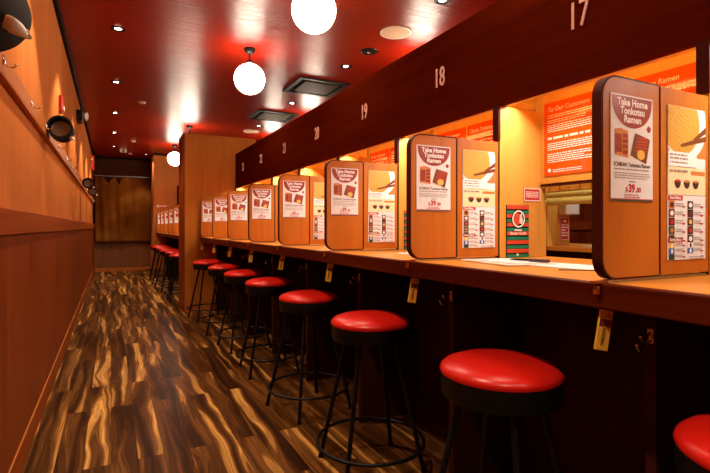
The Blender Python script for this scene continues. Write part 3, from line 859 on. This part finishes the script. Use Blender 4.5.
t = thing('fire_alarm', 'red fire alarm strobe with white lens on the orange wall', 'fire alarm', (-.4205, 5.10, CAM_H+1.04))
box('housing', 'alarm', 0, .028, -.055, .055, 0, .145, t, .004, 2)
box('strobe_lens', 'off_white',    .0285, .042, -.030, .030, .016, .06, t, .004, 2)
t = thing('emergency_light', 'black emergency light with two pale lamp heads high on the orange wall', 'emergency light', (-.4205, 7.65, CAM_H+1.45))
box('case', 'black', 0, .07, -.13, .13, 0, .15, t, .006, 2)
for s in (-1, 1):
    bm = B(); lathe(bm, [(0, 0), (.03, 0), (.045, .03), (.047, .055), (0, .056)], 24); 
    o = obj('lamp_head', bm, 'off_white', t, 50); o.location = (.073, s*.065, .09); o.rotation_euler = (0, math.radians(100), s*.4)
t = thing('exit_sign', 'slim red and white exit sign on the orange wall before the curtain', 'exit sign', (-.4205, 12.95, CAM_H+1.37))
box('housing', 'exit_red', 0, .065, -.16, .16, 0, .30, t, .004)
bm = B(); bx(bm, .0655, .067, -.150, .150, .02, .28); obj('face', bm, 'sign_red', t)
for i, ch in enumerate('EXIT'):
    bm = B(); text(bm, ch, .13, (-.095, -.028, .032, .085)[i], .10, 0, bold=.02); o = obj('letter', bm, 'p_pale', t); o.rotation_euler = (0, 0, PI/2); o.location = (.0676, 0, 0)
b = box('status_led', 'exit_glow', .010, .034, -.185, -.1605, .20, .225, t)  # small glowing box standing in for a green light reflection

# ------------------------------------------------------------------ far curtain
t = thing('curtain_rod', 'dark metal curtain rod across the far wall', 'curtain rod', (0, YE-.12, CAM_H+1.345))
bm = B(); tube(bm, [(-.385, 0, 0), (.965, 0, 0)], .020, 14); obj('rod', bm, 'steel', t, 50)
for x in (-.30, .88):
    bm = B(); bx(bm, x-.02, x+.02, .0215, .119, -.02, .02); obj('bracket', bm, 'black', t)
bm = B(); nx, nz = 64, 40; rows = []
rc = random.Random(11)
for j in range(nz+1):
    v = j/nz; row = []
    for i in range(nx+1):
        u = i/nx; x = -.37+1.33*u
        sag = .15*max(0, 1-abs(x+.06)/.12)+.21*max(0, 1-abs(x-.19)/.075)+.012*abs(math.sin(u*22))
        z = (CAM_H+1.315-sag*(1-v)**3)*(1-v)+(.80)*v
        wv = .022*math.sin(u*21+1.5*v)*(1-.4*v)+.03*math.sin(u*7+v*2.6)*v+.012*math.sin(u*43-v*3)
        if u < .5: wv *= 1.5
        row.append(bm.verts.new((x, YE-.155+wv*.8, z)))
    rows.append(row)
for a, b in zip(rows, rows[1:]):
    for i in range(nx): bm.faces.new((a[i], a[i+1], b[i+1], b[i]))
o = obj('curtain', bm, 'curtain', None, 180); tag(o, 'brown cloth curtain hanging on the far wall from a metal rod', 'curtain')
sm = o.modifiers.new('thickness', 'SOLIDIFY'); sm.thickness = .004
t = thing('wall_plaque', 'small red and white plaque on the far salmon wall', 'sign', (1.16, WY2-.001, CAM_H+.49))
box('plate', 'sign_red', -.135, .135, -.008, 0, 0, .09, t)
obj('emblem', rect(B(), -.125, -.06, .012, .078, -.0085), 'p_pale', t); bm = B(); lines(bm, -.05, .12, .05, 2, .025, .014, -.0085, random.Random(1)); obj('lettering', bm, 'p_pale', t)

# ------------------------------------------------------------------ the opposite booths seen through the hatch
counter(.9, PART_Y-.003, [PY[i] for i in (1, 2, 3, 4)], 0, 'opposite counter glimpsed through the serving hatch at seat 17', flip=True)
X2 = 2*2.44
t = thing('opposite_header', 'wooden header of the opposite booths, hidden behind the hatch boards', 'header', (0, 0, 0))
box('back_board', 'inner', X2-BXW-.10, X2-BXW-.057, .9, PART_Y, 1.40, 1.90, t)
box('fascia_board', 'fascia', X2-FX-.03, X2-FX, .9, PART_Y, 1.758, 2.253, t)
box('canopy_board', 'inner', X2-BXW-.056, X2-FX-.031, .9, PART_Y, 1.88, 1.90, t)
for i, k in enumerate((1, 2, 3, 4)):
    o = box('opposite_divider', 'inner', X2-BXW-.055, X2-FX-.08, PY[k]-.028, PY[k], CT+.0005, 1.879)
    tag(o, 'amber divider of the opposite booths, %s seen through the hatch' % ORD[i], 'booth divider', 'dividers of the opposite booths')
n2 = notice(.09, .175, 5, True); n2['label'] = 'upright red notice on the opposite divider seen through the hatch'; n2.location = (X2-BXW+.13, PY[2]-.0285, CAM_H-.10)
t = thing('paper_box', 'white paper towel box above the red notice seen through the hatch', 'dispenser', (X2-BXW+.14, PY[2]-.0285, CAM_H+.095))
box('case', 'white', -.075, .075, -.07, 0, 0, .09, t, .006, 2); box('slot', 'p_dark', -.05, .05, -.05, -.02, -.002, -.0005, t)
o = box('opposite_sheet', 'white', -.12, .12, -.2, .2, 0, .003); o.location = (3.24, 2.28, CT+.0005); tag(o, 'white paper on the opposite counter seen through the hatch', 'paper')
box_ = box('wall_right_rail', 'rail_wood', 5.26, 5.299, -3.2, YE, 1.156, 1.268); struct(box_)

# ------------------------------------------------------------------ lights inside the booths
for k in range(-1, 7):
    y0 = P0+PITCH*k
    o = lamp('booth_strip_light', 'AREA', (FX+FT+.03, y0+.43, 1.775), 8.6, WARM2, shape='RECTANGLE', size=.03, size_y=.74); o.rotation_euler = (0, math.radians(28), 0)
for k in range(-1, 5):
    y = PY2[0]-PITCH+.43+PITCH*(k+1) if k >= 0 else PY2[0]-.45
    o = lamp('far_booth_strip_light', 'AREA', (FX+DX2+FT+.03, y, 1.775), 8.6, WARM2, shape='RECTANGLE', size=.05, size_y=.70)
for k in range(1, 5):
    lamp('opposite_booth_light', 'AREA', (3.14, PY[k]+.43, 1.87), 4.0, WARM2, shape='RECTANGLE', size=.05, size_y=.70)

# ------------------------------------------------------------------ world, camera, colour
w = bpy.data.worlds.new('world'); S.world = w; w.use_nodes = True
w.node_tree.nodes['Background'].inputs[0].default_value = (.01, .003, .001, 1)
cam = bpy.data.cameras.new('camera'); cam.sensor_width = 36; cam.lens = 480/710*36; cam.shift_y = -9.5/710; cam.clip_start = .02
co = bpy.data.objects.new('camera', cam); COL.objects.link(co)
co.location = (0, 0, CAM_H); co.rotation_euler = (PI/2, 0, -math.atan(244/480))
S.camera = co
S.view_settings.view_transform = 'Standard'; S.view_settings.look = 'None'
S.view_settings.exposure = 0; S.view_settings.gamma = 1; S.view_settings.use_curve_mapping = False
S.cycles.use_denoising = True
S.cycles.max_bounces = 8
